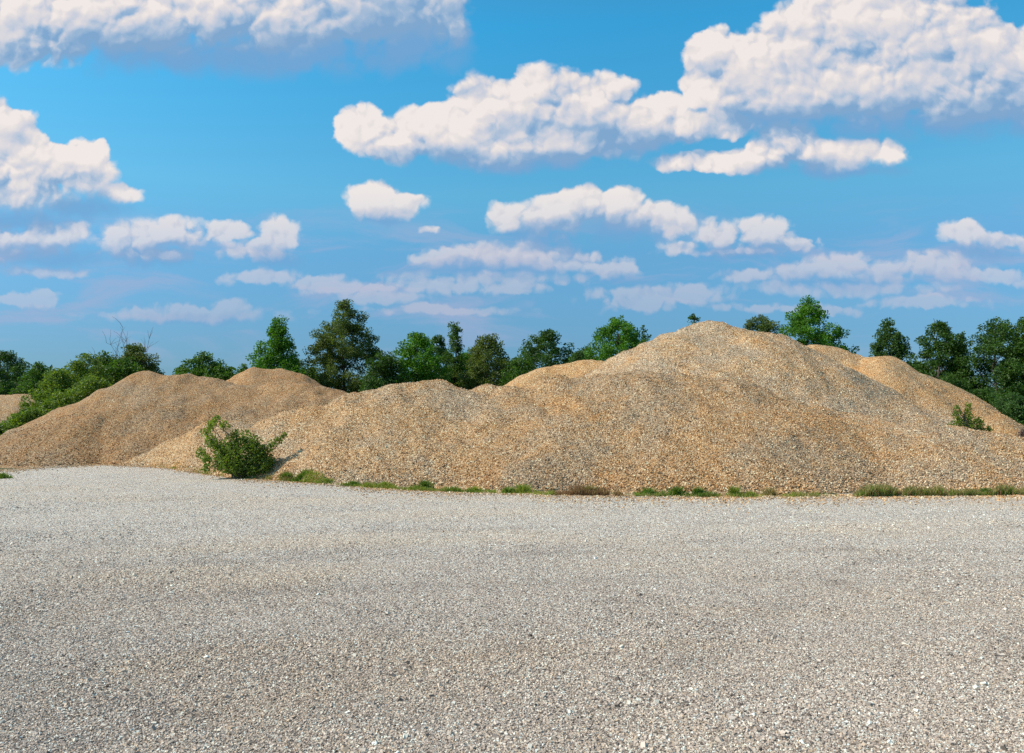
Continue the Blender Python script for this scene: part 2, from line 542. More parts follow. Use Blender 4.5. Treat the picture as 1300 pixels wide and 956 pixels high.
# apron under and behind the camera
ap = np.array([[-40, -12, .01], [40, -12, .01], [40, .8, .012], [A[-1] * .8, .8, .012], [A[0] * .8, .8, .012], [-40, .8, .012],
               [40, 22, .012], [-40, 22, .012]])
tag(mesh_obj('gravel_yard', V, Q, M_YARD, smooth=True), 'pale grey gravel yard spread across the foreground', kind='structure')


def scatter_yard():
    g = np.random.default_rng(23)
    n = 620000
    # distance by 1/D so that stones are spread evenly in the view, down to the nearest metres
    u = g.random(n) ** 1.12
    D = 1 / (1 / 3.2 + u * (1 / 26.0 - 1 / 3.2))
    X = g.uniform(-.72, .72, n) * D
    ok = D < edge_D(X / D)
    X, D = X[ok], D[ok]
    size = (.0062 + .0140 * g.random(len(X)) ** 2.2) + .024 * (g.random(len(X)) > .998)
    size = size * (1 + np.clip((D - 6) / 30, 0, .25))
    cl = fbm(X * .9, D * .9, 71, 3)
    size = size * (1 + .5 * np.clip(cl, -.5, .8))
    C = np.stack([X, D, yard_z(X, D) + size * .12], -1)
    V, Q = stones(C, size, g)
    tag(mesh_obj('gravel', V, Q, M_YSTONE), 'loose grey and buff chippings strewn over the yard', kind='stuff')


scatter_yard()


def scatter_spill():
    g = np.random.default_rng(31)
    n = 24000
    a = g.uniform(-.72, .72, n)
    off = g.exponential(.38, n) * (1 + 1.4 * np.clip(vnoise(a * 22, a * 0, 12) + .1, -.4, .6))
    D = edge_D(a) + .25 - off
    X = a * D
    H = all_h(X, D)[0]
    size = .016 + .034 * g.random(n) ** 2
    V, Q = stones(np.stack([X, D, np.maximum(H, yard_z(X, D)) + size * .15], -1), size, g)
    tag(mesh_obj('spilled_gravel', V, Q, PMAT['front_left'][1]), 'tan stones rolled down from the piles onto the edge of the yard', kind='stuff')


scatter_spill()

# ------------------------------------------------------------------ vegetation
def tube(pts, rad, sides=6):
    pts = np.asarray(pts, float); rad = np.asarray(rad, float)
    T_ = np.gradient(pts, axis=0); T_ /= np.linalg.norm(T_, axis=1)[:, None] + 1e-9
    up = np.array([.13, .97, .2]); N = np.cross(T_, up); N /= np.linalg.norm(N, axis=1)[:, None] + 1e-9
    Bn = np.cross(T_, N)
    th = np.linspace(0, 2 * np.pi, sides, endpoint=False)
    V = pts[:, None] + rad[:, None, None] * (np.cos(th)[None, :, None] * N[:, None] + np.sin(th)[None, :, None] * Bn[:, None])
    m = len(pts); I = np.arange(m * sides).reshape(m, sides)
    Q = np.stack([I[:-1], np.roll(I[:-1], -1, 1), np.roll(I[1:], -1, 1), I[1:]], -1).reshape(-1, 4)
    return V.reshape(-1, 3), Q


class Acc:
    def __init__(s): s.V = []; s.Q = []; s.n = 0
    def add(s, V, Q): s.V.append(V); s.Q.append(Q + s.n); s.n += len(V)
    def get(s): return np.concatenate(s.V), np.concatenate(s.Q)


def leaves(cen, size, g, up=.35):
    """small pointed leaf faces, each a bent pair of triangles joined as a diamond-shaped quad"""
    n = len(cen)
    R = rand_rot(n, g)
    sh = np.array([[0, -1, 0], [.55, 0, .18], [0, 1, 0], [-.55, 0, .18]])
    V = np.einsum('nij,kj->nki', R, sh) * (size[:, None, None] * .5)
    V = (V + cen[:, None]).reshape(-1, 3)
    return V, np.arange(4 * n).reshape(n, 4)


def limb(a, b, r0, r1, g, sag=.12, seg=6):
    t = np.linspace(0, 1, seg)[:, None]
    d = b - a; Ln = np.linalg.norm(d)
    mid = np.sin(t * np.pi) * (g.normal(size=3) * sag * Ln * .5 + np.array([0, 0, .10 * Ln]))
    jit = g.normal(size=(seg, 3)) * .02 * Ln; jit[0] = 0
    return a + d * t + mid + jit, r0 + (r1 - r0) * t[:, 0]


SHAPES = {
    # half-width of the crown over its height (0 bottom, 1 top)
    'round': [(0, .55), (.2, .92), (.45, 1), (.7, .86), (.88, .55), (1, .12)],
    'cone': [(0, .85), (.2, 1), (.45, .74), (.7, .42), (.9, .18), (1, .05)],
    'column': [(0, .7), (.25, .95), (.5, 1), (.75, .85), (.92, .45), (1, .1)],
    'egg': [(0, .8), (.25, 1), (.5, .92), (.75, .66), (.92, .34), (1, .08)],
    'shrub': [(0, 1), (.3, 1), (.6, .85), (.85, .55), (1, .2)],
}


def make_tree(px, top, w, D, kind='round', leaf='mid', label='', cat='tree', group='trees in a row behind the gravel piles', name='tree',
              dens=1.0, crown0=.22, lsize=.17, seed=0, bare=0, clump=.5, ground=0.0, lean=0.0, gaps=.25, hollow=.35):
    g = np.random.default_rng(1000 + seed + int(px * 7 + D * 13))
    tp = at(px, top, D); Ht = tp[2] - ground; W = w * D / F * .5 * 1.28
    base = np.array([tp[0] - lean * Ht, D, ground])
    root = empty(name, base)
    tag(root, label, cat, group)
    tr = Acc()
    nst = 1 if kind != 'shrub' else 4
    ctop = np.array([lean * Ht, 0, Ht * .96])
    pts, rad = limb(np.zeros(3), ctop, max(.05, Ht * .016), .015, g, .04, 9)
    if kind == 'shrub':
        pts, rad = limb(np.zeros(3), ctop * .7, .04, .012, g, .1, 6)
    tr.add(*tube(pts, rad, 8))
    prof = np.array(SHAPES[kind])
    z0 = Ht * crown0
    # clump centres
    cr = clump * (W ** .5) * .62
    vol = math.pi * W * W * (Ht - z0) * .6
    nc = int(max(30, min(300, vol / (cr ** 3) * .80)) * dens)
    zz = g.random(nc * 3); rw = np.interp(zz, prof[:, 0], prof[:, 1])
    acc = g.random(nc * 3) < rw ** 1.2 + .05
    zz, rw = zz[acc][:nc], rw[acc][:nc]
    ph = g.uniform(0, 2 * np.pi, len(zz))
    rr = hollow + (1 - hollow) * g.random(len(zz)) ** .6
    lob = 1 + .22 * np.sin(ph * 3 + zz * 7 + seed) + .16 * np.sin(ph * 5 - zz * 11 + seed * 2)
    R = np.maximum(W * rw - cr * .40, .15 * W) * rr * lob
    axis = np.interp(zz, [0, 1], [0, 1])[:, None] * np.array([lean * (Ht - z0), 0, 0])
    C = np.stack([R * np.cos(ph), R * np.sin(ph), z0 + zz * (Ht - z0) - cr * .4], -1) + axis + np.array([lean * z0, 0, 0])
    # a leader on top so the crown ends at its measured height
    for q in range(4):
        C = np.concatenate([C, [[lean * Ht + g.normal() * .1 * W, g.normal() * .1 * W, Ht - cr * (.35 + .45 * q)]]])
    crs = cr * g.uniform(.55, 1.25, len(C))
    crs[-4:] = cr * np.array([.42, .55, .7, .8])
    C[:, 2] = np.maximum(C[:, 2], .15)
    # limbs
    for c in C[g.permutation(len(C))[:min(len(C), 46)]]:
        zb = np.clip(c[2] - .45 * np.hypot(c[0], c[1]) - .3, .06 * Ht, .92 * Ht) if kind != 'shrub' else 0.0
        k = np.interp(zb, pts[:, 2], np.arange(len(pts))); k0 = int(k); k1 = min(k0 + 1, len(pts) - 1)
        s = pts[k0] + (pts[k1] - pts[k0]) * (k - k0)
        r0 = max(.012, Ht * .0055 * (1 - zb / Ht) + .008)
        lp, lr = limb(s, c, r0, .007, g, .12, 6)
        tr.add(*tube(lp, lr, 4))
    # bare twigs that reach past the leaves
    for _ in range(bare):
        a = g.uniform(-1, 1) * .9; zt = Ht * g.uniform(.92, 1.16)
        e = np.array([a * W * 1.1, g.normal() * .3 * W, zt])
        lp, lr = limb(np.array([a * W * .3, 0, Ht * .45]), e, .028, .006, g, .10, 8)
        tr.add(*tube(lp, lr, 4))
        for q in range(6):
            s = lp[g.integers(3, 8)]
            e2 = s + np.array([g.normal() * .45, g.normal() * .3, g.uniform(.2, .9)])
            l2, r2 = limb(s, e2, .012, .004, g, .1, 4)
            tr.add(*tube(l2, r2, 3))
    mesh_obj('trunk', *tr.get(), M_TWIG if bare else M_BARK, root, smooth=True)
    # leaves
    per = np.maximum(14, (crs / lsize) ** 2 * 12).astype(int)
    idx = np.repeat(np.arange(len(C)), per)
    d = g.normal(size=(len(idx), 3)); d /= np.linalg.norm(d, axis=1)[:, None]
    d *= (g.random(len(idx)) ** .42)[:, None] * crs[idx][:, None] * np.array([1.05, 1.05, .8])
    P_ = C[idx] + d
    # openings through the crown
    hole = vnoise(P_[:, 0] * 1.1 / cr + 50, P_[:, 2] * 1.1 / cr + seed, 5) + vnoise(P_[:, 1] * 1.3 / cr + 9, P_[:, 2] / cr, 6)
    P_ = P_[hole > -(1 - gaps) * .72]
    P_ = P_[P_[:, 2] > .03]
    sz = lsize * g.uniform(.65, 1.35, len(P_))
    mesh_obj('crown', *leaves(P_, sz, g), L[leaf], root)
    return root


TREES = [
    # px, top, width, D, kind, leaf, label, kwargs
    (8, 446, 72, 78, 'round', 'dark', 'dark round tree at the far left edge behind the distant pile', dict(crown0=.25, gaps=.4)),
    (48, 459, 46, 66, 'egg', 'mid', 'small pointed tree between the far left tree and the light green bushes', dict(crown0=.1)),
    (132, 447, 46, 46, 'round', 'mid', 'thin half-bare sapling at the crest of the green bushes', dict(dens=.8, crown0=.1, gaps=.35, lsize=.14, bare=2)),
    (172, 438, 66, 47, 'round', 'olive', 'scraggly tree with bare twigs sticking out behind the left pile', dict(dens=.9, crown0=.1, gaps=.35, lsize=.13, bare=6)),
    (262, 448, 72, 58, 'round', 'mid', 'rounded dark green tree alone behind the saddle of the left pile', dict(crown0=.2)),
    (309, 462, 30, 60, 'shrub', 'mid', 'scrap of green foliage just left of the small brown pile', dict(crown0=.05, name='shrub')),
    (353, 402, 90, 60, 'cone', 'bright', 'bright green pointed tree rising over the small brown pile', dict(crown0=.08, gaps=.15, dens=1.4)),
    (392, 462, 60, 64, 'shrub', 'mid', 'low green growth filling the gap beside the tallest left tree', dict(crown0=.05, name='shrub')),
    (437, 380, 76, 62, 'column', 'olive', 'tallest tree left of centre, with a feathery grey-green upright crown', dict(crown0=.04, gaps=.12, lsize=.15, clump=.46, dens=1.7, hollow=.15)),
    (487, 447, 60, 58, 'shrub', 'dark', 'dark bushy growth right of the tallest left tree', dict(crown0=.04, name='shrub')),
    (530, 422, 62, 60, 'round', 'bright', 'dense green tree rising behind the round-topped front pile', dict(crown0=.1, gaps=.18)),
    (556, 424, 50, 66, 'egg', 'dark', 'darker tree tucked behind the dense green tree', dict(crown0=.05)),
    (578, 408, 44, 63, 'cone', 'mid', 'slim tree with a wispy spire near the middle of the row', dict(crown0=.1, gaps=.35, lsize=.14)),
    (618, 424, 78, 62, 'egg', 'olive', 'broad yellowish green tree in the middle of the row', dict(crown0=.05)),
    (660, 452, 70, 60, 'shrub', 'mid', 'low green thicket just left of the small pale pile', dict(crown0=.03, name='shrub')),
    (694, 417, 80, 66, 'round', 'dark', 'wide dark-crowned tree above the small pale pile', dict(crown0=.1)),
    (598, 446, 80, 68, 'shrub', 'bright', 'light green thicket between the slim spire tree and the broad yellowish tree', dict(crown0=.03, name='shrub')),
    (745, 440, 60, 70, 'shrub', 'mid', 'rounded green shrub closing the gap left of the bright round tree', dict(crown0=.03, name='shrub')),
    (733, 446, 40, 58, 'shrub', 'blue', 'greyish small bush between the dark-crowned tree and the bright one', dict(crown0=.05, name='shrub')),
    (784, 400, 84, 60, 'round', 'bright', 'bright green round tree at the left foot of the highest peak', dict(crown0=.05, gaps=.05, dens=1.5, clump=.44)),
    (818, 412, 30, 62, 'cone', 'mid', 'narrow tree leaning against the bright round one by the peak', dict(crown0=.1)),
    (881, 397, 32, 62, 'egg', 'mid', 'small tree tip poking up just left of the highest peak', dict(crown0=.1)),
    (962, 397, 64, 66, 'round', 'olive', 'olive thin-crowned tree on the right shoulder of the highest peak', dict(crown0=.2, gaps=.4, lsize=.15)),
    (1029, 377, 96, 60, 'egg', 'bright', 'large bright green dome-shaped tree right of the highest peak', dict(crown0=.05, gaps=.03, dens=1.7, clump=.44, hollow=.2)),
    (1128, 403, 50, 62, 'egg', 'blue', 'slender solitary tree above the long straight flank', dict(crown0=.15, gaps=.35)),
    (1190, 405, 58, 58, 'column', 'dark', 'dark open-crowned tree with sky showing through its right of the solitary one', dict(crown0=.1, gaps=.42, hollow=.2)),
    (1219, 420, 30, 60, 'cone', 'blue', 'thin young tree between two large dark trees', dict(crown0=.1, gaps=.35, lsize=.14)),
    (1266, 401, 96, 56, 'column', 'dark', 'largest dark green tree near the right edge', dict(crown0=.02, gaps=.12)),
    (1312, 393, 60, 54, 'round', 'mid', 'tree cut off by the right edge of the picture', dict(crown0=.05, gaps=.25)),
]
for i, (px, top, w, D, kind, leaf, lab, kw) in enumerate(TREES):
    nm = kw.pop('name', 'tree')
    make_tree(px, top, w, D, kind, leaf, lab, 'tree' if nm == 'tree' else 'shrub',
              'trees in a row behind the gravel piles' if nm == 'tree' else 'shrubs growing between the trees', nm, seed=i, **kw)

# bushes beside the left pile and undergrowth at the right
BUSHES = [
    (156, 455, 74, 44, 'mid', 'leafy bush highest on the shoulder of the left pile'),
    (112, 449, 80, 42, 'bush', 'light green bush forming the hump of the hedge left of the left pile'),
    (72, 470, 66, 40, 'bush', 'middle light green bush of the bank left of the left pile'),
    (118, 478, 76, 38.5, 'bush', 'bush whose foot is hidden by the bright left flank'),
    (78, 500, 76, 37, 'bush', 'bush in front of the hedge hump, halfway down the flank'),
    (40, 520, 74, 35.5, 'bush', 'low bush near the bottom of the left flank'),
    (4, 538, 64, 34.5, 'mid', 'lowest dark green bush at the left edge'),
    (1160, 462, 70, 64, 'dark', 'dark shrub in the dip beside the solitary slender tree'),
    (1205, 478, 70, 54, 'dark', 'dark undergrowth shrub beneath the open-crowned tree'),
    (1245, 492, 70, 50, 'dark', 'dark undergrowth shrub beneath the largest dark tree'),
    (1285, 500, 70, 46, 'blue', 'undergrowth shrub at the right edge above the grassy bank'),
    (1230, 512, 50, 44, 'blue', 'small greyish shrub just behind the long straight flank'),
    (1275, 530, 60, 42, 'dark', 'lowest shrub at the right edge behind the long straight flank'),
]
for i, (px, top, w, D, leaf, lab) in enumerate(BUSHES):
    make_tree(px, top, w, D, 'shrub', leaf, lab, 'bush', 'bushes by the flanks of the piles', 'bush', seed=60 + i, crown0=.03, lsize=.12, clump=.42, gaps=.1)

# the far wood that closes the view between the trees
def far_wood():
    g = np.random.default_rng(5)
    n = 60000
    a = g.uniform(-1.0, 1.0, n)
    D = g.uniform(110, 150, n)
    hh = 7.2 + 3.2 * fbm(a * 16, a * 0, 90, 4)
    z = hh * g.random(n) ** .6
    V, Q = leaves(np.stack([a * D, D, z], -1), g.uniform(.5, 1.0, n), g)
    tag(mesh_obj('far_wood', V, Q, L['dark']), 'low dark wood far away between the trees', 'wood', kind='stuff')


far_wood()

# ---- bush with stems at the foot of the piles
def clump_bush(base_px, D, blobs, label, leaf, lsize, name='bush', stems=14, seed=0, cat='bush', zoff=0.0, per=1.0):
    g = np.random.default_rng(seed)
    b = at(base_px[0], base_px[1], D)
    root = empty(name, b); tag(root, label, cat)
    tr = Acc(); P_ = []
    for (px, py, r, dd) in blobs:
        c = at(px, py, D + dd) - b
        R = r * D / F
        n = int((R / lsize) ** 2 * 16 * per) + 10
        d = g.normal(size=(n, 3)); d /= np.linalg.norm(d, axis=1)[:, None]
        d *= (g.random(n) ** .5)[:, None] * R
        P_.append(c + d)
        for q in range(max(2, int(r / 6))):
            e = c + g.normal(size=3) * R * .35
            lp, lr = limb(np.array([g.normal() * .06, g.normal() * .06, -.05]), e, .016, .004, g, .08, 6)
            tr.add(*tube(lp, lr, 4))
    mesh_obj('stems', *tr.get(), M_TWIG, root, smooth=True)
    P_ = np.concatenate(P_)
    V, Q = leaves(P_, lsize * g.uniform(.6, 1.4, len(P_)), g)
    mesh_obj('foliage', V, Q, L[leaf], root)
    return root


clump_bush((302, 604), 21.75, [
    (275, 532, 6, 0), (268, 540, 8, 0), (262, 550, 8, .1), (268, 560, 9, 0), (285, 540, 7, -.1), (274, 566, 9, 0), (256, 575, 8, 0), (262, 583, 7, -.2),
    (283, 575, 12, 0), (295, 565, 15, 0), (312, 560, 15, .1), (322, 566, 14, 0), (305, 580, 18, -.1), (325, 580, 15, 0), (288, 590, 13, -.2),
    (308, 592, 12, -.1), (290, 578, 17, .1), (318, 586, 15, 0), (333, 590, 11, -.1), (276, 588, 11, -.1), (300, 595, 11, -.2), (320, 596, 9, -.2), (328, 574, 14, 0), (335, 577, 12, .1), (342, 585, 9, 0), (338, 594, 8, -.1), (325, 598, 9, -.1), (345, 565, 7, 0), (353, 559, 6, 0), (360, 553, 5, .1), (262, 594, 6, -.4), (298, 552, 8, 0)],
    'leafy green bush with one upright branch at the foot of the left front piles', 'bush', .074, seed=3, per=1.45)
clump_bush((1228, 549), 20.9, [
    (1214, 518, 4, 0), (1215, 526, 6, 0), (1217, 536, 8, 0), (1229, 514, 4, 0), (1229, 521, 5, 0), (1231, 530, 8, 0), (1232, 540, 10, 0), (1243, 535, 6, 0),
    (1222, 543, 8, 0), (1245, 543, 7, 0), (1256, 545, 5, 0), (1207, 540, 4, 0)],
    'small bush with two pointed tips growing on the crest of the low right pile', 'bush', .055, seed=4, per=1.5)
clump_bush((1278, 560), 20.5, [(1278, 553, 3, 0), (1278, 557, 3, 0)], 'tiny green seedling on the crest near the right edge', 'bush', .045, name='seedling', seed=5, cat='plant')
clump_bush((1296, 562), 20.4, [(1296, 553, 6, 0), (1302, 549, 7, 0), (1292, 559, 4, 0)], 'purplish withered weed on the crest at the right edge', 'purple', .04,
           name='weed', seed=6, cat='plant')

# ---- grass blades
def blades(P_, h, g, wd=.006, spread=.5):
    n = len(P_)
    th = g.uniform(0, 2 * np.pi, n); ln = h * g.uniform(0, spread, n)
    tx, ty = np.cos(th), np.sin(th)
    a = g.uniform(0, 2 * np.pi, n); wx, wy = np.cos(a) * wd, np.sin(a) * wd
    z = np.zeros(n)
    W = np.stack([wx, wy, z], -1)
    m = P_ + np.stack([tx * ln * .35, ty * ln * .35, h * .6], -1)
    t = P_ + np.stack([tx * ln, ty * ln, h], -1)
    V = np.stack([P_ - W, P_ + W, m + W * .7, t + W * .15, t - W * .15, m - W * .7], 1).reshape(-1, 3)
    return V, np.arange(6 * n).reshape(n, 6)


def foot(px, back=0.0):
    a = (px - 650) / F
    D = float(edge_D(np.array([a]))[0]) + back
    return a * D, D


def grass_strip():
    g = np.random.default_rng(9)
    seg = [  # px0, px1, blades, height, material, depth
        (180, 300, 900, .07, 'dry', .5), (195, 235, 500, .10, 'grass', .35), (235, 380, 1300, .10, 'deep', .45), (330, 380, 1500, .13, 'dry', .5),
        (370, 520, 3800, .10, 'grass', .5), (380, 520, 1600, .08, 'dry', .6), (500, 720, 4000, .09, 'grass', .45), (520, 720, 2000, .08, 'dry', .6),
        (560, 640, 1500, .10, 'deep', .4), (700, 800, 4200, .17, 'rust', .6), (720, 800, 1500, .15, 'dry', .6), (780, 960, 2600, .11, 'deep', .5),
        (780, 980, 1800, .10, 'dry', .5), (900, 1080, 1800, .09, 'grass', .45), (960, 1090, 900, .08, 'dry', .4), (1080, 1420, 8500, .17, 'deep', .6),
        (1080, 1420, 7000, .20, 'dry', .6), (1090, 1420, 3500, .17, 'rust', .6), (1090, 1420, 4500, .16, 'grass', .6)]
    by = {}
    for (a, b, n, h, m, dep) in seg:
        n = int(n * .95)
        px = g.uniform(a, b, n)
        dens = vnoise(px * .12, px * 0, 31) + vnoise(px * .035, px * 0, 37) * 1.0
        px = px[dens + g.normal(size=n) * .3 > (-.12 if a < 1060 else -.55)]
        ang = (px - 650) / F
        D = edge_D(ang) - .12 + dep * g.random(len(px)) ** 1.3
        X = ang * D
        H, _ = all_h(X, D)
        z = np.maximum(H, 0.0)
        edge = np.minimum(1, np.minimum(px - a, b - px) / 25 + .3)
        hh = h * .80 * g.uniform(.3, 1.4, len(px)) * edge * (1 + .8 * vnoise(px * .09, px * 0, 77))
        by.setdefault(m, []).append(blades(np.stack([X, D, z - .01], -1), hh, g, .008))
    lab = {'grass': 'thin yellow-green grass along the foot of the piles', 'deep': 'deep green low grass along the foot of the piles',
           'dry': 'dry straw-coloured grass along the foot of the piles', 'rust': 'rusty brown weeds along the foot of the piles'}
    for m, ls in by.items():
        ac = Acc()
        for V, Q in ls: ac.add(V, Q)
        tag(mesh_obj('grass', *ac.get(), L[m]), lab[m], 'grass', kind='stuff')


grass_strip()

TUFTS = [
    # px, half-width px, height px, material, back, label
    (6, 14, 9, 'deep', -3.2, 'grass tuft on the yard at the left edge, nearest the camera'),
    (364, 8, 12, 'deep', .1, 'small round tuft just right of the leafy bush'),
    (382, 16, 9, 'deep', .1, 'spreading low tuft, second one right of the leafy bush'),
    (415, 12, 8, 'grass', .12, 'flat yellow-green tuft below the round-topped front pile'),
    (448, 16, 8, 'deep', .12, 'wide flat green tuft below the round-topped front pile'),
    (490, 13, 10, 'grass', .12, 'ragged tuft left of the neat dark green clump'),
    (540, 14, 14, 'deep', .35, 'neat dark green clump standing alone on pale gravel'),
    (602, 18, 10, 'grass', .12, 'loose yellowish tuft between the two dark green clumps'),
    (645, 11, 11, 'deep', .05, 'compact dark tuft touching the wide bright one'),
    (664, 20, 15, 'grass', .2, 'wide bright green tuft left of the rusty weeds'),
    (748, 10, 16, 'dry', .2, 'straw-coloured tuft among the rusty weeds'),
    (822, 15, 13, 'deep', .2, 'dull green tuft right of the rusty weeds'),
    (858, 14, 15, 'deep', .2, 'grey-green spiky tuft below the long front pile'),
    (884, 10, 15, 'deep', .2, 'thin upright tuft beside the vivid green tuft'),
    (930, 9, 16, 'grass', .2, 'vivid green upright tuft below the highest peak'),
    (950, 12, 9, 'grass', .1, 'low tuft hugging the edge right of the vivid green one'),
    (975, 12, 13, 'dry', .2, 'pale yellowish wispy tuft, last before the bare stretch of edge'),
    (1107, 16, 17, 'grass', .2, 'tall light green tuft where the long right-hand grass begins'),
    (1248, 14, 12, 'deep', .1, 'dark green tuft inside the long grass near the right edge'),
]
for i, (px, hw, hp, m, back, lab) in enumerate(TUFTS):
    g = np.random.default_rng(300 + i)
    x, D = foot(px, back)
    z = max(float(all_h(np.array([x]), np.array([D]))[0][0]), float(yard_z(np.array([x]), np.array([D]))[0]) if back < 0 else 0.0)
    R, hh = hw * D / F, .85 * hp * D / F
    n = int(260 + 700 * R)
    ph, rr = g.uniform(0, 2 * np.pi, n), np.minimum(np.abs(g.normal(size=n)) * .5, 1.0)
    P_ = np.stack([np.cos(ph) * rr * R, np.sin(ph) * rr * R * .6, np.full(n, -.01)], -1)
    P_[:, 2] += np.maximum(all_h(x + P_[:, 0], D + P_[:, 1])[0], 0) - max(z, 0) if back >= 0 else 0
    h = hh * np.maximum(.25, 1 - .5 * rr ** 2) * g.uniform(.35, 1.15, n) ** 1.2
    V, Q = blades(P_, h, g, .007, .9)
    o = mesh_obj('grass_tuft', V, Q, L[m])
    o.location = (x, D, z)
    tag(o, lab, 'grass tuft', 'grass tufts along the foot of the piles')

# ------------------------------------------------------------------ light
SUN_EL, SUN_DIR = math.radians(43), np.array([-.985, -.10])       # the sun stands to the left, level with the piles
sd = SUN_DIR / np.linalg.norm(SUN_DIR) * math.cos(SUN_EL)
tosun = Vector((sd[0], sd[1], math.sin(SUN_EL)))
sun = bpy.data.lights.new('sun', 'SUN'); sun.energy = 4.7; sun.angle = math.radians(.53); sun.color = (1, .94, .84)
so = bpy.data.objects.new('sun', sun); so.rotation_euler = tosun.to_track_quat('Z', 'Y').to_euler(); so.location = (-20, -15, 30)
COL.objects.link(so)

# ------------------------------------------------------------------ sky
world = bpy.data.worlds.new('World'); scene.world = world; world.use_nodes = True
w = NT(world.node_tree)
bg = world.node_tree.nodes['Background']
STR = .10
bg.inputs[1].default_value = STR
sky = w.new('ShaderNodeTexSky', sky_type='NISHITA'); sky.sun_disc = False
sky.sun_elevation = SUN_EL; sky.sun_rotation = math.atan2(tosun.x, tosun.y)
sky.air_density = 1.0; sky.dust_density = .6; sky.ozone_density = 1.6; sky.altitude = 100
skyc = w.mix(1.0, sky.outputs[0], (1.60, 3.1, 3.5, 1), 'MULTIPLY', clamp=False)
_el = w.new('ShaderNodeSeparateXYZ'); w.set(_el.inputs[0], w.new('ShaderNodeTexCoord').outputs['Generated'])
grade = w.ramp(_el.outputs[2], [(0, (.19, .165, .25)), (.05, (.24, .21, .275)), (.10, (.285, .255, .305)), (.20, (.38, .37, .385)), (.27, (.42, .50, .455)), (.45, (.23, .59, .59)),
                                (.70, (.60, .40, .32)), (1, (.7, .42, .32))])  # upper stops, out of view, warmed to make the sky fill less blue
skyc = w.mix(1.0, skyc, grade, 'MULTIPLY', clamp=False)

d = w.new('ShaderNodeTexCoord').outputs['Generated']
sp = w.new('ShaderNodeSeparateXYZ'); w.set(sp.inputs[0], d)
yy = w.math('MAXIMUM', sp.outputs[1], .08)
U = w.math('DIVIDE', sp.outputs[0], yy); Vv = w.math('DIVIDE', sp.outputs[2], yy)
cmb = w.new('ShaderNodeCombineXYZ'); w.set(cmb.inputs[0], U); w.set(cmb.inputs[1], Vv)
uv = cmb.outputs[0]
# domain warp
wn = w.new('ShaderNodeTexNoise', noise_dimensions='2D'); w.set(wn.inputs['Vector'], uv); wn.inputs['Scale'].default_value = 9; wn.inputs['Detail'].default_value = 5
wn.inputs['Roughness'].default_value = .6
wv = w.vec('MULTIPLY_ADD', wn.outputs['Color'], (.035, .022, 0), (-.0175, -.011, 0)).outputs[0]
uvw = w.vec('ADD', uv, wv).outputs[0]


def blobfield(coord, blobs, K=None):
    acc = None
    for (cx, cy, rx, ry, *fade) in blobs:
        r = ray(cx, cy); u0, v0 = r[0] / r[1], r[2] / r[1]
        ix, iy = F / rx, F / ry
        q = w.vec('MULTIPLY_ADD', coord, (ix, iy, 0), (-u0 * ix, -v0 * iy, 0)).outputs[0]
        dd = w.vec('LENGTH', q).outputs[1]
        if fade: dd = w.math('ADD', dd, fade[0])
        if acc is None:
            acc = dd
        else:
            nd = w.new('ShaderNodeMath', operation='SMOOTH_MIN')
            w.set(nd.inputs[0], acc); w.set(nd.inputs[1], dd); nd.inputs[2].default_value = .25
            acc = nd.outputs[0]
    return acc


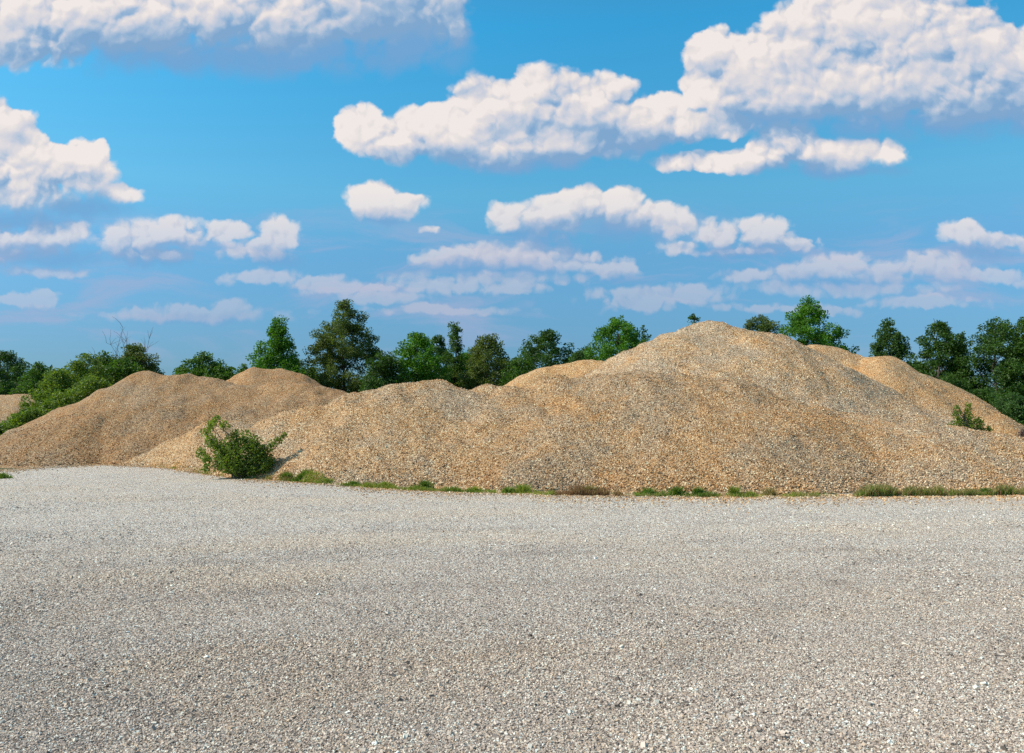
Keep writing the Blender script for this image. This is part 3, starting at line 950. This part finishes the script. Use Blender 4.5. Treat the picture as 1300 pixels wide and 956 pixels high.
CLOUDS = [
    (-20, 25, 120, 52), (60, 58, 65, 32), (100, 15, 150, 52), (170, 38, 110, 34), (250, 12, 140, 48), (350, 24, 110, 42), (470, 0, 130, 44), (560, 5, 44, 55), (440, 30, 90, 26),
    (-20, 170, 62, 45), (20, 205, 70, 42), (85, 215, 55, 40), (115, 200, 34, 30, .15), (30, 240, 90, 36), (155, 245, 36, 16, .25),
    (-10, 308, 80, 28), (60, 300, 50, 22), (98, 292, 22, 12), (10, 382, 26, 10), (50, 379, 25, 13),
    (160, 308, 44, 27), (215, 300, 55, 27), (290, 295, 36, 14), (355, 298, 32, 22), (325, 318, 46, 16), (345, 346, 24, 8, .40), (205, 325, 50, 10),
    (458, 162, 30, 32), (500, 178, 52, 30), (560, 168, 60, 36), (615, 140, 46, 48), (690, 130, 62, 44), (640, 182, 120, 30), (750, 130, 60, 36),
    (800, 158, 62, 36), (835, 140, 34, 27), (730, 180, 110, 24), (872, 165, 44, 24), (932, 158, 36, 24),
    (870, 206, 45, 14), (940, 203, 90, 17), (1000, 180, 46, 26), (1060, 198, 76, 18), (1112, 192, 32, 15), (985, 196, 56, 23), (1035, 194, 56, 21),
    (915, 72, 42, 38), (898, 112, 32, 26), (960, 88, 62, 52), (1010, 68, 60, 50), (1055, 42, 60, 56), (1120, 45, 84, 66), (1195, 28, 72, 56), (1240, 70, 62, 50), (1300, 92, 60, 44),
    (1030, 120, 100, 36), (1150, 120, 130, 40), (1265, 125, 100, 36), (965, 125, 60, 30), (1400, 60, 90, 80), (1200, 95, 90, 32), (1090, 95, 90, 36), (1000, 105, 80, 30),
    (470, 256, 34, 25), (508, 262, 34, 17), (548, 290, 24, 9, .40),
    (645, 276, 28, 22), (700, 275, 46, 30), (735, 262, 44, 28), (782, 262, 42, 25), (822, 276, 46, 20), (858, 286, 24, 15),
    (868, 314, 28, 11), (920, 300, 46, 26), (962, 296, 46, 25), (1005, 310, 40, 13), (930, 318, 80, 8),
    (560, 327, 40, 14), (620, 322, 48, 18), (680, 320, 52, 15), (738, 324, 26, 11), (785, 342, 34, 16),
    (960, 350, 48, 10), (1020, 346, 54, 14), (1070, 336, 52, 17), (1130, 346, 54, 16), (1190, 334, 42, 15), (1145, 356, 20, 9),
    (1226, 296, 30, 19), (1265, 306, 42, 15), (1310, 310, 40, 14),
    (620, 355, 140, 13, .15), (1080, 366, 160, 13, .15), (450, 367, 100, 11, .2), (250, 400, 150, 11, .1), (840, 376, 110, 15, .12), (700, 332, 90, 14, .1),
    (1180, 346, 90, 16, .1), (60, 345, 80, 11, .2), (330, 352, 70, 12, .2), (1010, 392, 130, 10, .2), (560, 395, 120, 9, .25),
    (250, 394, 95, 12, .08), (185, 398, 45, 10, .08), (290, 390, 45, 13, .08), (400, 359, 42, 14, .08), (560, 364, 70, 12, .08), (650, 364, 60, 11, .08), (885, 373, 42, 17, .08), (800, 388, 60, 13, .08),
    (1255, 350, 70, 12, .08), (1160, 385, 90, 10, .08), (480, 380, 60, 10, .08),
]
BASES = [(370, 64, 270, 50), (520, 48, 120, 60), (200, 66, 170, 40), (110, 266, 80, 22), (20, 280, 110, 24), (190, 328, 90, 22), (660, 204, 150, 20),
         (800, 182, 80, 26), (1150, 152, 240, 36), (1280, 150, 140, 40), (980, 150, 90, 24), (1060, 216, 120, 16), (680, 298, 70, 22), (790, 292, 90, 22),
         (940, 320, 100, 17), (345, 328, 50, 18), (1250, 320, 70, 16), (620, 342, 120, 18), (1080, 358, 160, 18), (60, 325, 110, 20), (485, 276, 50, 14), (790, 356, 40, 12),
         (250, 404, 110, 12)]

bdist = blobfield(uvw, BASES)
lowk = w.maprange(Vv, .33, .20)


def cloudnoise(coord):
    """fine raggedness plus rounded cauliflower lumps"""
    n1 = w.noise(coord, 16, 9, .62, .1, '2D')
    vb = w.voronoi(coord, 17, 'F1', 2.5, .50, .35, '2D').outputs['Distance']
    lump = w.math('SUBTRACT', .30, w.math('MULTIPLY', vb, vb))
    big_ = w.math('ADD', w.math('MULTIPLY_ADD', n1, .95, -.475), w.math('MULTIPLY', lump, 1.15))
    # clouds further away, lower in the sky, show finer detail
    n2 = w.noise(coord, 40, 6, .62, .1, '2D')
    vf = w.voronoi(coord, 42, 'F1', 1.5, .50, .35, '2D').outputs['Distance']
    small_ = w.math('ADD', w.math('MULTIPLY_ADD', n2, 1.1, -.55), w.math('MULTIPLY', w.math('SUBTRACT', .28, w.math('MULTIPLY', vf, vf)), 1.0))
    k_ = w.math('MULTIPLY', lowk, .75)
    return w.math('ADD', w.math('MULTIPLY', big_, w.math('SUBTRACT', 1.0, k_)), w.math('MULTIPLY', small_, k_))


def density(coord):
    return w.math('ADD', w.math('MULTIPLY_ADD', blobfield(coord, CLOUDS), -1.3, 1.62), w.math('MULTIPLY', cloudnoise(coord), w.math('MULTIPLY_ADD', lowk, .30, .38)))


wv2 = w.new('ShaderNodeTexNoise', noise_dimensions='2D'); w.set(wv2.inputs['Vector'], uv); wv2.inputs['Scale'].default_value = 45
wv2.inputs['Detail'].default_value = 4
uvw2 = w.vec('ADD', uvw, w.vec('MULTIPLY_ADD', wv2.outputs['Color'], (.012, .010, 0), (-.006, -.005, 0)).outputs[0]).outputs[0]
dens0 = density(uvw2)
nA = cloudnoise(uvw2)
nB = cloudnoise(w.vec('ADD', uvw2, (-.0040, .0070, 0)).outputs[0])
far = w.vec('ADD', uvw, (-.013, .026, 0)).outputs[0]
densF = w.math('ADD', w.math('MULTIPLY_ADD', blobfield(far, [c for c in CLOUDS if c[2] >= 38 and c[3] >= 22]), -1.3, 1.62), w.math('MULTIPLY', w.noise(far, 16, 3, .5, .1, '2D'), .2))
soft = w.noise(uv, 8, 6, .55, .4, '2D')
base = w.maprange(bdist, 1.5, .30)
# the shaded base is one body with the lit crown above it
bden = w.math('ADD', w.math('MULTIPLY_ADD', bdist, -.75, .72), w.math('MULTIPLY', nA, .22))
dens = w.math('MAXIMUM', dens0, -9.0)
alpha = w.maprange(dens, -.06, w.math('ADD', w.math('MULTIPLY_ADD', base, .40, .22), w.math('MULTIPLY', lowk, .36)))
abase = w.maprange(bden, -.05, .50)
emb = w.math('MULTIPLY', w.math('SUBTRACT', nA, nB), .52)
big = w.math('MULTIPLY', w.math('MINIMUM', w.math('MAXIMUM', w.math('SUBTRACT', w.math('MINIMUM', dens, 1.0), w.math('MINIMUM', densF, 1.0)), -.6), .6), .60)
lit = w.math('ADD', w.math('ADD', .68, emb), big)
lit = w.math('ADD', lit, w.math('MULTIPLY_ADD', soft, .7, -.33))
lit = w.math('SUBTRACT', lit, w.math('MULTIPLY', base, .48))
lit = w.math('MAXIMUM', w.math('MINIMUM', lit, 1.0), 0.0)


def C(r, g_, b):
    """picture colour (0-255) -> value fed to the background"""
    f = lambda c: ((c / 255 + .055) / 1.055) ** 2.4 if c > 10 else c / 255 / 12.92
    return (f(r) / STR * CE, f(g_) / STR * CE, f(b) / STR * CE, 1)


CE = 1.0
EXPO = 0.0
CE = 1 / (2 ** EXPO)
cc = w.ramp(lit, [(0, (.22, .39, .62)), (.25, (.33, .47, .66)), (.45, (.50, .575, .70)), (.65, (.66, .66, .72)), (.85, (.80, .745, .735)), (1, (.90, .825, .785))])
cc = w.mix(1.0, cc, (CE / STR, CE / STR, CE / STR, 1), 'MULTIPLY', clamp=False)
# far clouds low down are dimmed by the air in front of them
low = w.maprange(Vv, .30, .10)
cc = w.mix(w.math('MULTIPLY', low, .60), cc, C(186, 178, 202))
alpha = w.math('MULTIPLY', alpha, w.maprange(Vv, .12, .32, .34, .97))
ab = w.math('MULTIPLY', abase, w.maprange(Vv, .12, .36, .45, .90))
# thin hazy veils low over the trees
mpv = w.new('ShaderNodeMapping'); w.set(mpv.inputs[0], uvw); mpv.inputs['Scale'].default_value = (4.5, 22, 1)
veil = w.noise(mpv.outputs[0], 1.0, 7, .58, .5, '2D')
veil = w.math('MULTIPLY', w.maprange(veil, .46, .72), w.math('MULTIPLY', w.maprange(Vv, .30, .20), w.maprange(Vv, .05, .10)))
s0 = w.mix(w.math('MULTIPLY', veil, .55), skyc, C(168, 178, 210))
s1 = w.mix(ab, s0, C(116, 165, 211))
fin = w.mix(alpha, s1, cc)
w.set(bg.inputs[0], fin)
world.cycles.sampling_method = 'MANUAL'
world.cycles.sample_map_resolution = 512

# ------------------------------------------------------------------ render settings
scene.view_settings.view_transform = 'Standard'
scene.view_settings.look = 'None'
scene.view_settings.exposure = EXPO
scene.view_settings.gamma = 1
scene.view_settings.use_curve_mapping = False
scene.render.engine = 'CYCLES'
scene.cycles.use_denoising = False
scene.cycles.max_bounces = 5
scene.cycles.diffuse_bounces = 3
scene.cycles.transmission_bounces = 3
scene.cycles.pixel_filter_type = 'BLACKMAN_HARRIS'
